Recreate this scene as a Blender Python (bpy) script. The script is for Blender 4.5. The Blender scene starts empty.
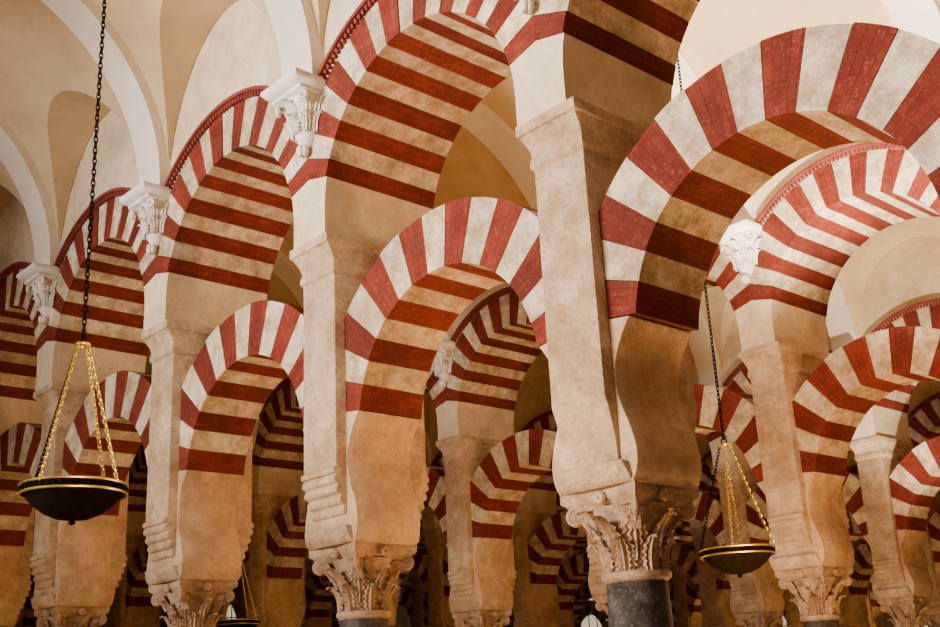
import bpy, math, random
import numpy as np
from math import *
from mathutils import Vector, Matrix
random.seed(4)
S=3.0; W=6.55; A=.245; B=.50; T=.34; BU=.64; SHP=.05; SHU=.08
ZI=2.89; ZK=5.64
LZC=3.86; LRI=1.08; LRO=1.62
UZC=5.89; URI=1.25; URO=1.76
ZS=7.2
# ---------- camera ----------
CAM=np.array([5.11,-6.093,1.6]); yaw,pitch,roll=map(radians,(47.216,18.598,-2.887)); FPX=1143.7
F=np.array([-sin(yaw)*cos(pitch),cos(yaw)*cos(pitch),sin(pitch)])
R0=np.array([cos(yaw),sin(yaw),0]);U0=np.cross(R0,F)
R=R0*cos(roll)+U0*sin(roll);U=-R0*sin(roll)+U0*cos(roll)
cd=bpy.data.cameras.new('camera');co=bpy.data.objects.new('camera',cd);bpy.context.collection.objects.link(co)
cd.sensor_width=36;cd.lens=FPX*36/940;cd.clip_end=500
co.matrix_world=Matrix(((R[0],U[0],-F[0],CAM[0]),(R[1],U[1],-F[1],CAM[1]),(R[2],U[2],-F[2],CAM[2]),(0,0,0,1)))
bpy.context.scene.camera=co
# ---------- materials ----------
def mat(name,c1,c2,scale=3,rough=.85,bump=.3,bscale=30,spots=None,metal=0,brick=False,stain=None,sp0=.56,grime=0,spec=.25,var=0,coarse=0,gcol=(.50,.38,.27)):
    m=bpy.data.materials.new(name);m.use_nodes=True;n=m.node_tree.nodes;l=m.node_tree.links
    b=n['Principled BSDF'];b.inputs['Roughness'].default_value=rough;b.inputs['Metallic'].default_value=metal
    b.inputs['Specular IOR Level'].default_value=spec
    g=n.new('ShaderNodeNewGeometry')
    def noise(s,d=8,r=.65):
        t=n.new('ShaderNodeTexNoise');t.inputs['Scale'].default_value=s;t.inputs['Detail'].default_value=d;t.inputs['Roughness'].default_value=r
        l.new(g.outputs['Position'],t.inputs['Vector']);return t.outputs['Fac']
    def ramp(f,p0,p1,a,b_):
        r=n.new('ShaderNodeValToRGB');r.color_ramp.elements[0].position=p0;r.color_ramp.elements[1].position=p1
        r.color_ramp.elements[0].color=(*a,1);r.color_ramp.elements[1].color=(*b_,1);l.new(f,r.inputs['Fac']);return r.outputs['Color']
    def mth(op,a,b_=None):
        q=n.new('ShaderNodeMath');q.operation=op
        for i,v in enumerate((a,b_)):
            if v is None: continue
            if isinstance(v,(int,float)): q.inputs[i].default_value=v
            else: l.new(v,q.inputs[i])
        return q.outputs[0]
    def mix(fac,a,col,mode='MIX'):
        mx=n.new('ShaderNodeMix');mx.data_type='RGBA';mx.blend_type=mode
        if isinstance(fac,float): mx.inputs['Factor'].default_value=fac
        else: l.new(fac,mx.inputs['Factor'])
        l.new(a,mx.inputs['A'])
        if isinstance(col,tuple): mx.inputs['B'].default_value=(*col,1)
        else: l.new(col,mx.inputs['B'])
        return mx.outputs['Result']
    col=ramp(noise(scale),.34,.66,c1,c2)
    h=noise(bscale,6)
    if stain: col=mix(ramp(noise(1.3,10,.75),.47,.65,(0,0,0),(.85,.85,.85)),col,stain)
    if spots: col=mix(ramp(h,sp0,.7,(0,0,0),(.75,.75,.75)),col,spots)
    if grime: col=mix(grime,col,ramp(noise(5,12,.8),.41,.57,gcol,(1,1,1)),'MULTIPLY')
    if brick or var:
        uv=n.new('ShaderNodeUVMap')
    if var:
        sx=n.new('ShaderNodeSeparateXYZ');l.new(uv.outputs['UV'],sx.inputs[0])
        oi=n.new('ShaderNodeObjectInfo')
        k=mth('FLOOR',mth('DIVIDE',mth('ADD',sx.outputs[0],2.0),10.0))
        wn=n.new('ShaderNodeTexWhiteNoise');wn.noise_dimensions='1D'
        l.new(mth('ADD',k,mth('MULTIPLY',oi.outputs['Random'],97.3)),wn.inputs['W'])
        col=mix(float(var),col,ramp(wn.outputs['Value'],0,1,(.50,.46,.42),(1.15,1.12,1.08)),'MULTIPLY')
    if brick:
        br=n.new('ShaderNodeTexBrick');br.inputs['Scale'].default_value=1
        br.inputs['Brick Width'].default_value=.27;br.inputs['Row Height'].default_value=.06;br.inputs['Mortar Size'].default_value=.004
        br.inputs['Mortar Smooth'].default_value=.5
        br.inputs['Color1'].default_value=(1,1,1,1);br.inputs['Color2'].default_value=(.72,.68,.66,1);br.inputs['Mortar'].default_value=(.5,.42,.4,1)
        l.new(uv.outputs['UV'],br.inputs['Vector'])
        col=mix(.85,col,br.outputs['Color'],'MULTIPLY')
    l.new(col,b.inputs['Base Color'])
    if bump:
        bp=n.new('ShaderNodeBump');bp.inputs['Strength'].default_value=bump;bp.inputs['Distance'].default_value=.02
        l.new(h,bp.inputs['Height']);out=bp.outputs['Normal']
        if coarse:
            b2=n.new('ShaderNodeBump');b2.inputs['Strength'].default_value=coarse;b2.inputs['Distance'].default_value=.06
            l.new(noise(6,9,.7),b2.inputs['Height']);l.new(out,b2.inputs['Normal']);out=b2.outputs['Normal']
        l.new(out,b.inputs['Normal'])
    return m
M_red=mat('red_brick_voussoir',(.19,.020,.010),(.27,.040,.021),4,.85,.5,40,spots=(.33,.12,.075),brick=True,stain=(.155,.027,.015),sp0=.57,grime=.4,var=.55,coarse=.3)
M_wht=mat('white_stone_voussoir',(.61,.49,.33),(.87,.77,.60),5,.88,.6,32,spots=(.42,.32,.2),stain=(.55,.42,.26),sp0=.55,grime=.6,var=.45,coarse=.4)
M_pier=mat('pier_limestone',(.54,.37,.22),(.83,.63,.43),3,.92,1.0,26,spots=(.36,.23,.13),stain=(.48,.32,.19),sp0=.55,grime=.5,coarse=.7)
M_spr=mat('springer_plaster',(.54,.37,.22),(.74,.54,.35),2,.88,.5,18,spots=(.4,.27,.16),stain=(.42,.27,.15),sp0=.6,grime=.42,coarse=.4)
M_wall=mat('upper_wall_plaster',(.67,.54,.37),(.81,.69,.51),1.5,.88,.3,20,stain=(.57,.43,.27),grime=.28,coarse=.2)
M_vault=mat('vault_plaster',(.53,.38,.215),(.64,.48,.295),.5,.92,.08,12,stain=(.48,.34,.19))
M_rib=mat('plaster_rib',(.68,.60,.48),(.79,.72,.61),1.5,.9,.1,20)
M_corb=mat('white_stucco',(.74,.70,.62),(.88,.84,.77),5,.85,.2,40,grime=.25)
M_cap=mat('capital_marble',(.40,.26,.16),(.66,.47,.32),9,.85,.9,45,spots=(.15,.09,.05),grime=.5)
M_gran=mat('grey_granite_shaft',(.018,.014,.013),(.10,.088,.08),5,.6,.6,45,spots=(.24,.21,.19),grime=.5)
M_pink=mat('pink_marble_shaft',(.16,.10,.07),(.32,.21,.15),6,.5,.2,40,grime=.5)
M_brk=mat('brick_moulding',(.15,.025,.018),(.23,.045,.033),8,.88,.3,40)
M_floor=mat('marble_floor',(.30,.23,.17),(.42,.34,.26),1,.5,.05,10)
M_iron=mat('dark_iron',(.004,.003,.002),(.010,.006,.004),20,.9,.2,60,spec=.03)
M_brass=mat('brass',(.85,.62,.10),(.95,.74,.18),20,.36,.05,60,metal=1)
M_win=bpy.data.materials.new('window_glow');M_win.use_nodes=True  # emissive panes for the added windows, no daylight behind them
_b=M_win.node_tree.nodes['Principled BSDF'];_b.inputs['Emission Color'].default_value=(1,.82,.52,1);_b.inputs['Emission Strength'].default_value=.7
# ---------- mesh builder ----------
class MB:
    def __init__(s): s.v=[];s.f=[];s.m=[];s.uv=[]
    def face(s,pts,mi=0,uv=None):
        b=len(s.v);s.v+= [tuple(p) for p in pts];s.f.append(tuple(range(b,b+len(pts))));s.m.append(mi)
        s.uv.append(uv or [(0,0)]*len(pts))
    def box(s,x0,x1,y0,y1,z0,z1,mi=0,M=None):
        P=[Vector((x,y,z)) for x in(x0,x1) for y in(y0,y1) for z in(z0,z1)]
        if M: P=[M@p for p in P]
        for q in [(0,1,3,2),(4,6,7,5),(0,4,5,1),(2,3,7,6),(0,2,6,4),(1,5,7,3)]: s.face([P[i] for i in q],mi)
    def loft(s,rings,mi=0,caps=True):
        for r0,r1 in zip(rings,rings[1:]):
            n=len(r0)
            for i in range(n): s.face([r0[i],r0[(i+1)%n],r1[(i+1)%n],r1[i]],mi)
        if caps: s.face(list(reversed(rings[0])),mi);s.face(rings[-1],mi)
    def rects(s,prof,mi=0,dy=0):
        s.loft([[(-x,-y+dy,z),(x,-y+dy,z),(x,y+dy,z),(-x,y+dy,z)] for z,x,y in prof],mi)
    def lathe(s,prof,n=32,mi=0,c=(0,0)):
        s.loft([[(c[0]+r*cos(2*pi*i/n),c[1]+r*sin(2*pi*i/n),z) for i in range(n)] for z,r in prof],mi)
    def prism_y(s,prof,y0,y1,mi=0):
        n=len(prof)
        s.face([(x,y0,z) for x,z in prof],mi);s.face([(x,y1,z) for x,z in reversed(prof)],mi)
        for i in range(n):
            a=prof[i];b=prof[(i+1)%n];s.face([(a[0],y0,a[1]),(a[0],y1,a[1]),(b[0],y1,b[1]),(b[0],y0,b[1])],mi)
    def prism_x(s,prof,x0,x1,mi=0):
        n=len(prof)
        s.face([(x0,y,z) for y,z in prof],mi);s.face([(x1,y,z) for y,z in reversed(prof)],mi)
        for i in range(n):
            a=prof[i];b=prof[(i+1)%n];s.face([(x0,a[0],a[1]),(x1,a[0],a[1]),(x1,b[0],b[1]),(x0,b[0],b[1])],mi)
    def torus(s,M,R,r,n=12,k=6,mi=0,sx=1,sy=1):
        P=[[M@Vector(((R+r*cos(2*pi*j/k))*cos(2*pi*i/n)*sx,(R+r*cos(2*pi*j/k))*sin(2*pi*i/n)*sy,r*sin(2*pi*j/k))) for j in range(k)] for i in range(n)]
        for i in range(n):
            for j in range(k): s.face([P[i][j],P[(i+1)%n][j],P[(i+1)%n][(j+1)%k],P[i][(j+1)%k]],mi)
    def done(s,name,mats,smooth=False,bevel=0,ang=40):
        me=bpy.data.meshes.new(name);me.from_pydata(s.v,[],s.f)
        for m in mats: me.materials.append(m)
        me.polygons.foreach_set('material_index',s.m)
        u=me.uv_layers.new(name='UVMap');u.data.foreach_set('uv',[c for f in s.uv for p in f for c in p])
        import bmesh
        bm=bmesh.new();bm.from_mesh(me);bmesh.ops.remove_doubles(bm,verts=bm.verts,dist=1e-5)
        bmesh.ops.recalc_face_normals(bm,faces=bm.faces)
        if bevel:
            es=[e for e in bm.edges if len(e.link_faces)==2 and e.calc_face_angle(0)>radians(40)]
            bmesh.ops.bevel(bm,geom=es,offset=bevel,segments=2,affect='EDGES',profile=.5,clamp_overlap=True)
        bm.to_mesh(me);bm.free()
        if smooth:
            me.polygons.foreach_set('use_smooth',[True]*len(me.polygons));me.set_sharp_from_angle(angle=radians(ang))
        return me
def obj(name,me,loc=(0,0,0),parent=None,rz=0):
    o=bpy.data.objects.new(name,me);bpy.context.collection.objects.link(o)
    o.location=loc;o.rotation_euler=(0,0,rz)
    if parent:o.parent=parent
    return o
# ---------- arches ----------
def ring(mb,RI,RO,zc,t,phi,N,clip,seg=4):
    d=(pi-2*phi)/N
    cuts=[phi+d*i+(random.uniform(-.012,.012) if 0<i<N else 0) for i in range(N+1)]
    for i in range(N):
        a0=cuts[i]+.0015;a1=cuts[i+1]-.0015;mi=0 if i%2==0 else 1
        tt=t+(random.uniform(-.005,.006));rj=random.uniform(-.006,.008);K=10.0*i
        def ro(a):
            c=abs(cos(a));return RO+rj if c*(RO+rj)<clip else clip/c
        an=[a0+(a1-a0)*j/seg for j in range(seg+1)]
        I=[(RI*cos(a),zc+RI*sin(a)) for a in an];O=[(ro(a)*cos(a),zc+ro(a)*sin(a)) for a in an]
        for j in range(seg):
            u0=an[j]*1.3;u1=an[j+1]*1.3
            uf=[(K,u0),(K+RO-RI,u0),(K+RO-RI,u1),(K,u1)];us=[(K,u0),(K+2*tt,u0),(K+2*tt,u1),(K,u1)]
            for y in(-tt,tt):
                mb.face([(I[j][0],y,I[j][1]),(O[j][0],y,O[j][1]),(O[j+1][0],y,O[j+1][1]),(I[j+1][0],y,I[j+1][1])],mi,uf)
            mb.face([(I[j][0],-tt,I[j][1]),(I[j][0],tt,I[j][1]),(I[j+1][0],tt,I[j+1][1]),(I[j+1][0],-tt,I[j+1][1])],mi,us)
            mb.face([(O[j][0],-tt,O[j][1]),(O[j][0],tt,O[j][1]),(O[j+1][0],tt,O[j+1][1]),(O[j+1][0],-tt,O[j+1][1])],mi,us)
        for j in(0,seg):
            mb.face([(I[j][0],-tt,I[j][1]),(O[j][0],-tt,O[j][1]),(O[j][0],tt,O[j][1]),(I[j][0],tt,I[j][1])],mi,[(K,0)]*4)
LPH=radians(7)
mb=MB();ring(mb,LRI,LRO,LZC,T,LPH,15,1.38,5);me_low=mb.done('lower_arch',[M_red,M_wht])
mb=MB();PH=radians(14);ring(mb,URI,URO,UZC,BU,PH,19,1.5)
tb=BU-.008
for sg in(1,-1):
    P=[(1.25,ZK),(1.5,ZK),(1.5,UZC+1.5*tan(PH))]+[(URI*cos(a),UZC+URI*sin(a)) for a in (PH,PH*.75,PH*.5,PH*.25,0)]
    mb.prism_y([(sg*x,z) for x,z in P],-tb,tb,2)
th0=acos(1.5/URO);TOP=9.3
for y in(-tb,tb):
    n=40
    for j in range(n):
        a=th0+(pi-2*th0)*j/n;b=th0+(pi-2*th0)*(j+1)/n
        p=(URO*cos(a),UZC+URO*sin(a));q=(URO*cos(b),UZC+URO*sin(b))
        mb.face([(p[0],y,p[1]),(p[0],y,TOP),(q[0],y,TOP),(q[0],y,q[1])],2)
for sy in(-1,1):
    n=64
    for j in range(n):
        a=radians(31.5)+(pi-radians(63))*j/n;da=(pi-radians(63))/n
        y0,y1=sorted((sy*BU,sy*(BU+.035)))
        def pt(r,a):return (r*cos(a),UZC+r*sin(a))
        mb.prism_y([pt(URO+.005,a),pt(URO+.06,a),pt(URO+.06,a+da*.6),pt(URO+.005,a+da*.6)],y0,y1,3)
        y0,y1=sorted((sy*BU,sy*(BU+.06)))
        mb.prism_y([pt(URO+.06,a),pt(URO+.10,a),pt(URO+.10,a+da),pt(URO+.06,a+da)],y0,y1,3)
me_up=mb.done('upper_arch',[M_red,M_wht,M_wall,M_brk])
def smooth_prof(pts,n=6):
    out=[]
    for i in range(len(pts)-1):
        p0=pts[max(i-1,0)];p1=pts[i];p2=pts[i+1];p3=pts[min(i+2,len(pts)-1)]
        for k in range(n):
            t=k/n
            out.append(tuple(.5*((2*p1[c])+(-p0[c]+p2[c])*t+(2*p0[c]-5*p1[c]+4*p2[c]-p3[c])*t*t+(-p0[c]+3*p1[c]-3*p2[c]+p3[c])*t**3) for c in(0,1)))
    out.append(pts[-1]);return out
sp=smooth_prof([(.33,ZI),(.37,ZI+.08),(.385,ZI+.2),(.35,ZI+.36),(.29,ZI+.52),(.26,ZI+.68),(.28,ZI+.84),(.345,ZI+.98),(1.5-LRI*cos(LPH),LZC+LRI*sin(LPH))])
sp.append((.12,LZC+1.38*tan(LPH)))
mb=MB();mb.prism_y([(x,z) for x,z in sp]+[(-x,z) for x,z in reversed(sp)],-T-.003,T+.003,0)
me_spr=mb.done('springer',[M_spr],True,.012)
def pier(rolls):
    mb=MB();zt=ZK-.34
    pr=[(-B,zt),(-B,ZI+.66)]
    y0,z0,y1,z1=-B,ZI+.62,-T-.0,ZI+.14
    if rolls:
        pr=[(-B,zt),(-B,ZI+.64),(-B-.03,ZI+.63),(-B-.03,ZI+.58)]
        n=5
        for i in range(n):
            for k in range(6):
                t=(i+k/6)/n
                y=y0+(y1-y0)*t**1.3;z=z0-.04+(z1-z0+.04)*t
                bp=.03*sin(pi*k/6)
                pr.append((y-bp,z-bp*.5))
    else:
        pr+=[(-B-.0,ZI+.58),(-B+.03,ZI+.5),(-B+.07,ZI+.3),(-B+.08,ZI+.14)]
    pr+=[(-T,ZI+.13)]
    full=pr+[(-y,z) for y,z in reversed(pr)]
    mb.prism_x(full,-A,A,0)
    mb.rects([(ZI,.31,.34),(ZI+.03,.33,.37),(ZI+.14,.30,.41)],0,-SHP)
    mb.rects([(ZK-.36,A,B),(ZK-.33,A+.02,B+.025),(ZK-.29,A+.02,B+.025),(ZK-.24,A+.008,B+.01),(ZK-.18,A+.015,B+.03),(ZK-.12,A+.03,B+.08),(ZK-.09,A+.04,B+.1),(ZK-.085,A+.055,B+.12),(ZK,A+.055,B+.12)],0)
    return mb.done('pier',[M_pier],True,.014,35)
me_pr=pier(True);me_ps=pier(False)
mb=MB();zb=ZI-.58
mb.lathe([(zb-.03,.20),(zb,.235),(zb+.03,.235),(zb+.05,.19),(zb+.25,.195),(zb+.4,.23),(zb+.47,.27)],32)
def aba(h,z,n=8,c=.05):
    r=[]
    for q in range(4):
        for i in range(n):
            t=i/n;x=-h+2*h*t;y=-h+c*sin(pi*t)
            a=q*pi/2;r.append((x*cos(a)-y*sin(a),x*sin(a)+y*cos(a),z))
    return r
mb.loft([aba(.28,zb+.46),aba(.31,zb+.5),aba(.335,zb+.52),aba(.335,ZI)],0)
def leaf(ang,z0,h,w,out,rb):
    N=12;K=4;G=[]
    for i in range(N+1):
        s=i/N
        zz=z0+h*(s if s<.8 else .8+.13*sin((s-.8)/.2*pi*.75)*1.3)
        r=rb(zz)+.02+out*s**3
        if s>.8: zz-=(s-.8)*.25*h*1.5
        ww=w*(.75+.25*sin(s*pi*1.1))*(1 if s<.6 else 1-.6*((s-.6)/.4)**1.5)*(1+.2*(-1)**i)
        row=[]
        for k in range(-K,K+1):
            u=k/K;x=ww*u;rr=r-.35*x*x/max(rb(zz),.1)-(.022*abs(sin(u*pi*2)))+.022*(1-abs(u))
            row.append((rr*cos(ang)-x*sin(ang),rr*sin(ang)+x*cos(ang),zz))
        G.append(row)
    for i in range(N):
        for k in range(2*K): mb.face([G[i][k],G[i][k+1],G[i+1][k+1],G[i+1][k]],0)
rb=lambda z:.19+max(0,(z-zb-.2))**1.5*.5
for i in range(8):
    leaf(i*pi/4+pi/8,zb+.03,.24,.074,.10,rb)
    leaf(i*pi/4,zb+.12,.30,.07,.12,rb)
for q in range(4):
    a=pi/4+q*pi/2
    for rr,r2 in((.05,.02),(.02,.025)):
        M=Matrix.Translation((.375*cos(a),.375*sin(a),zb+.43))@Matrix.Rotation(a,4,'Z')@Matrix.Rotation(pi/2,4,'X')
        mb.torus(M,rr,r2,14,8)
    mb.box(-.03,.03,-.035,.035,-.16,.0,0,Matrix.Translation((.33*cos(a),.33*sin(a),zb+.45))@Matrix.Rotation(a,4,'Z')@Matrix.Rotation(.5,4,'Y'))
    a=q*pi/2
    mb.torus(Matrix.Translation((.30*cos(a),.30*sin(a),zb+.52))@Matrix.Rotation(a,4,'Z')@Matrix.Rotation(pi/2,4,'Y'),.025,.022,10,6)
me_cap=mb.done('capital',[M_cap],True,0,50)
def shaft(m):
    mb=MB();mb.lathe([(0,.36),(.1,.36),(.1,.3),(.14,.33),(.18,.33),(.22,.27),(.27,.29),(.3,.27),(.33,.235),(.6,.235),(1.5,.228),(zb-.03,.205)],40)
    return mb.done('shaft',[m],True)
me_sg=shaft(M_gran);me_sp=shaft(M_pink)
mb=MB()
def hb(prof):
    mb.loft([[(-x,0,z),(-x,-y,z),(x,-y,z),(x,0,z)] for z,x,y in prof],0)
z=ZS
hb([(z-.16,.2,.2),(z-.13,.24,.25),(z-.1,.24,.25),(z-.08,.27,.3),(z-.03,.30,.34),(z,.30,.34)])
mb.loft([[(x*w*sx,-abs(y)*w,zz) for x,y in [(cos(t),sin(t)) for t in np.linspace(0,pi,13)]] for zz,w,sx in [(z-.62,.04,1),(z-.56,.09,1),(z-.5,.12,1),(z-.42,.13,1),(z-.36,.16,1),(z-.3,.17,1),(z-.2,.2,1.05),(z-.15,.22,1.05)]],0)
for a in(-pi/2,-pi/2-.9,-pi/2+.9,-pi/2-1.5,-pi/2+1.5):
    leaf(a,z-.5,.2,.06,.08,lambda zz:.13)
    leaf(a+.0,z-.36,.2,.065,.1,lambda zz:.16)
for sx in(-1,1):
    mb.torus(Matrix.Translation((sx*.21,-.2,z-.2))@Matrix.Rotation(sx*.7,4,'Z')@Matrix.Rotation(pi/2,4,'X'),.035,.022,12,6)
for i in range(5):
    mb.lathe([(z-.72+.0,.0),(z-.70,.02),(z-.66,.035),(z-.62,.03),(z-.6,.0)],8,0,(0.03*cos(i*1.25),-.06+.03*sin(i*1.25)))
me_corb=mb.done('corbel',[M_corb],True,0,50)
# vault bay: barrel along X cut by a lunette barrel across, joined exactly on the groins
mb=MB();Yb=-(BU-SHU);Ya=-W+BU+SHU;RV=(Yb-Ya)/2;YC=(Ya+Yb)/2;HL=1.75
NX=48;xs=[-1.5]+[-1.28*cos(pi*i/NX) for i in range(NX+1)]+[1.5]
rows=[]
for x in xs:
    e=min(abs(x)/1.28,1);h=HL*sqrt(max(0,1-e*e));th=asin(min(1,h/(.98*RV)))
    lun=[(-RV*(1-t)-RV*cos(th)*t,h) for t in(0,.5,1)]
    bar=[(-RV*cos(th+(pi-2*th)*i/32),.98*RV*sin(th+(pi-2*th)*i/32)) for i in range(33)]
    lun2=[(-a,b) for a,b in reversed(lun)]
    rows.append(([(x,YC+a,ZS+b) for a,b in lun],[(x,YC+a,ZS+b) for a,b in bar],[(x,YC+a,ZS+b) for a,b in lun2]))
for r0,r1 in zip(rows,rows[1:]):
    for p,q in zip(r0,r1):
        for i in range(len(p)-1):mb.face([p[i],p[i+1],q[i+1],q[i]],0)
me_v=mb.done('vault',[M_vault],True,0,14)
mb=MB();rw=.25;n=40;Rr=RV-.12
pts=[(YC-Rr*cos(pi*i/n)*1.0,ZS+.98*Rr*sin(pi*i/n)) for i in range(n+1)]
pto=[(YC-(RV+.15)*cos(pi*i/n),ZS+.98*(RV+.15)*sin(pi*i/n)) for i in range(n+1)]
for i in range(n):
    a,b,c,d=pts[i],pts[i+1],pto[i+1],pto[i]
    mb.face([(-rw,*a),(rw,*a),(rw,*b),(-rw,*b)],0)
    for sx in(-rw,rw): mb.face([(sx,*a),(sx,*b),(sx,*c),(sx,*d)],0)
me_rib=mb.done('rib',[M_rib],True,0,40)
# ---------- assemble ----------
OFF=[0,.37,1.05,1.4,1.4,1.4]
NA=6
SET={(0,0):.04,(0,-1):.16,(0,2):.03,(0,3):.03}   # the builders' small irregularities in column setting
def empty(name):
    e=bpy.data.objects.new(name,None);bpy.context.collection.objects.link(e);return e
for j in range(NA):
    e=empty('horseshoe_arcade');Y=j*W
    k0,k1=(-2,10) if j==0 else (-3,11)
    for k in range(k0,k1+1):
        dx=SET.get((j,k),0);dn=SET.get((j,k+1),0)
        X=-S*k+OFF[j]+dx; XM=-S*(k+.5)+OFF[j]+(dx+dn)/2
        sp_=(j==0 and k in(0,-1))
        obj('pier',me_ps if sp_ else me_pr,(X,Y+SHP,0),e)
        obj('springer',me_spr,(X,Y,0),e)
        obj('capital',me_cap,(X,Y,0),e)
        obj('column_shaft',me_sg if (k+j)%2==0 or k<2 else me_sp,(X,Y,0),e)
        obj('vault_corbel',me_corb,(-S*k+OFF[j],Y-BU+SHU,0),e)
        if k<k1:
            obj('lower_arch',me_low,(XM,Y,0),e)
            obj('upper_arch',me_up,(-S*(k+.5)+OFF[j],Y+SHU,0),e)
    v=empty('ceiling_vault')
    for k in range(k0,k1):
        X=-S*k+OFF[j]
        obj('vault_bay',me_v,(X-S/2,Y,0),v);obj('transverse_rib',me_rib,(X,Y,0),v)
mb=MB();mb.box(-60,30,-20,60,-.1,0);obj('floor',mb.done('floor',[M_floor]))
mb=MB();mb.box(-60,30,NA*W,NA*W+.5,0,11);obj('wall_back',mb.done('wall_back',[M_wall]))
mb=MB();mb.box(-40,-39.5,-20,NA*W,0,11);obj('wall_left',mb.done('wall_left',[M_wall]))
# arched windows added to the far walls, panes glow as bright accents
def glow_window(name,M):
    mb=MB();w=1.1;z0=2.6;z1=5.4;n=16
    def arc(r,y):return [(-r,y,z0)]+[(-r*cos(pi*i/n),y,z1+r*sin(pi*i/n)) for i in range(n+1)]+[(r,y,z0)]
    mb.face([M@Vector(p) for p in arc(w,-.02)],0)
    for a,b in(((w+.18,-.1),(w,-.1)),((w,-.1),(w,-.02)),((w+.18,-.1),(w+.18,0))):
        P=[M@Vector(p) for p in arc(*a)];Q=[M@Vector(p) for p in arc(*b)]
        for i in range(len(P)-1): mb.face([P[i],P[i+1],Q[i+1],Q[i]],1)
    for x in(-.55,0,.55): mb.box(x-.02,x+.02,-.06,-.03,z0,z1+sqrt(w*w-x*x),2,M)
    for zz in(3.3,4,4.7,5.4): mb.box(-w,w,-.06,-.03,zz-.02,zz+.02,2,M)
    obj(name,mb.done(name,[M_win,M_wall,M_iron]))
wi=1
for X in range(-36,6,6):
    glow_window('glow_window_%d'%wi,Matrix.Translation((X+.5,NA*W,0)));wi+=1
for Y in range(-8,38,7):
    glow_window('glow_window_%d'%wi,Matrix.Translation((-39.5,Y+.3,0))@Matrix.Rotation(pi/2,4,'Z'));wi+=1
# ---------- lamps ----------
def lamp(loc,ztop,name='hanging_oil_lamp'):
    e=empty(name);e.location=loc
    mb=MB()
    r=.385
    for z_,rr in((.005,.0105),(-.06,.0105)): mb.torus(Matrix.Translation((0,0,z_)),r,rr,64,8,1)
    mb.lathe([(-.06,r-.012),(-.03,r-.004),(0,r-.012)],64,0)
    for i in range(48):
        a=2*pi*i/48;mb.box(-.006,.006,-.012,.012,-.045,-.012,0,Matrix.Rotation(a,4,'Z')@Matrix.Translation((r,0,0)))
    mb.lathe([(-.25,.0),(-.248,.05),(-.235,.13),(-.20,.21),(-.14,.29),(-.07,.355),(-.055,.373)],48,0)
    mb.lathe([(-.29,0),(-.28,.018),(-.27,.03),(-.255,.02),(-.245,.03)],16,0)
    H=1.12
    mb.torus(Matrix.Translation((0,0,H)),.05,.012,20,6,1)
    mb.torus(Matrix.Translation((0,0,H+.05))@Matrix.Rotation(pi/2,4,'X'),.035,.008,16,6,0)
    for i in range(6):
        a=i*pi/3;mb.lathe([(H-.02,0),(H-.01,.012),(H,.0)],6,1,(.05*cos(a),.05*sin(a)))
    for q in range(4):
        a=q*pi/2+.5;P0=Vector((r*cos(a),r*sin(a),0));P1=Vector((.05*cos(a),.05*sin(a),H))
        d=P1-P0;L=d.length;n=int(L/.036);rot=d.to_track_quat('X','Z').to_matrix().to_4x4()
        for i in range(n):
            p=P0+d*(i+.5)/n
            mb.torus(Matrix.Translation(p)@rot@Matrix.Rotation(pi/2*(i%2),4,'X'),.015,.005,8,5,0 if q==2 else 1,1.6,.9)
    L=ztop-loc[2]-H-.08;n=int(L/.05)
    for i in range(n):
        mb.torus(Matrix.Translation((0,0,H+.09+i*.05))@Matrix.Rotation(pi/2*(i%2),4,'Z')@Matrix.Rotation(pi/2,4,'Y'),.018,.0065,8,5,0,1.8,.9)
    obj('lamp_body',mb.done('lamp_body',[M_iron,M_brass],True),(0,0,0),e)
lamp((-3.206,-2.538,3.25),9.68)
lamp((-2.064,4.203,2.95),9.66)
lamp((-12.76,4.60,3.06),9.48)
# ---------- lights ----------
w=bpy.data.worlds.new('World');bpy.context.scene.world=w;w.use_nodes=True
w.node_tree.nodes['Background'].inputs[0].default_value=(1,.70,.45,1);w.node_tree.nodes['Background'].inputs[1].default_value=.035
def area(loc,aim,size,sy,col,e,name,spread=180):
    l=bpy.data.lights.new(name,'AREA');l.shape='RECTANGLE';l.size=size;l.size_y=sy;l.color=col;l.energy=e;l.spread=radians(spread)
    o=bpy.data.objects.new(name,l);bpy.context.collection.objects.link(o);o.location=loc
    o.rotation_euler=(Vector(aim)-Vector(loc)).to_track_quat('-Z','Y').to_euler()
area((-4,-14,5.6),(0,0,7.3),7,3,(1,.94,.87),1230,'daylight_window',80)
WARM=(1,.53,.18)
E={0:{4.5:60,-.3:190,-9:50},1:{-.5:420,-7:80,-14:30},2:{3:180,-4:130,-12:40},3:{2:80,-6:80,-18:30},4:{0:60,-10:120},5:{-4:50,-16:170}}
for j,d in E.items():
    for X,en in d.items():
        area((X,(j-.5)*W,1.0),(X,(j-.5)*W,5),1.2,1.2,WARM,en,'warm_fill_light')  # warm fills added below view to brighten soffits and deeper naves
def spot(loc,aim,e,ang,col):  # unseen fill spots, added to brighten the vaults of two naves
    l=bpy.data.lights.new('vault_fill_light','SPOT');l.energy=e;l.spot_size=radians(ang);l.spot_blend=.6;l.color=col;l.shadow_soft_size=.2
    o=bpy.data.objects.new('vault_fill_light',l);bpy.context.collection.objects.link(o);o.location=loc
    o.rotation_euler=(Vector(aim)-Vector(loc)).to_track_quat('-Z','Y').to_euler()
spot((.6,2.4,1.2),(-.8,5,9),15000,50,(1,.91,.74))
spot((-2,9,1.2),(-3.5,12.5,8.5),4500,60,(1,.87,.66))
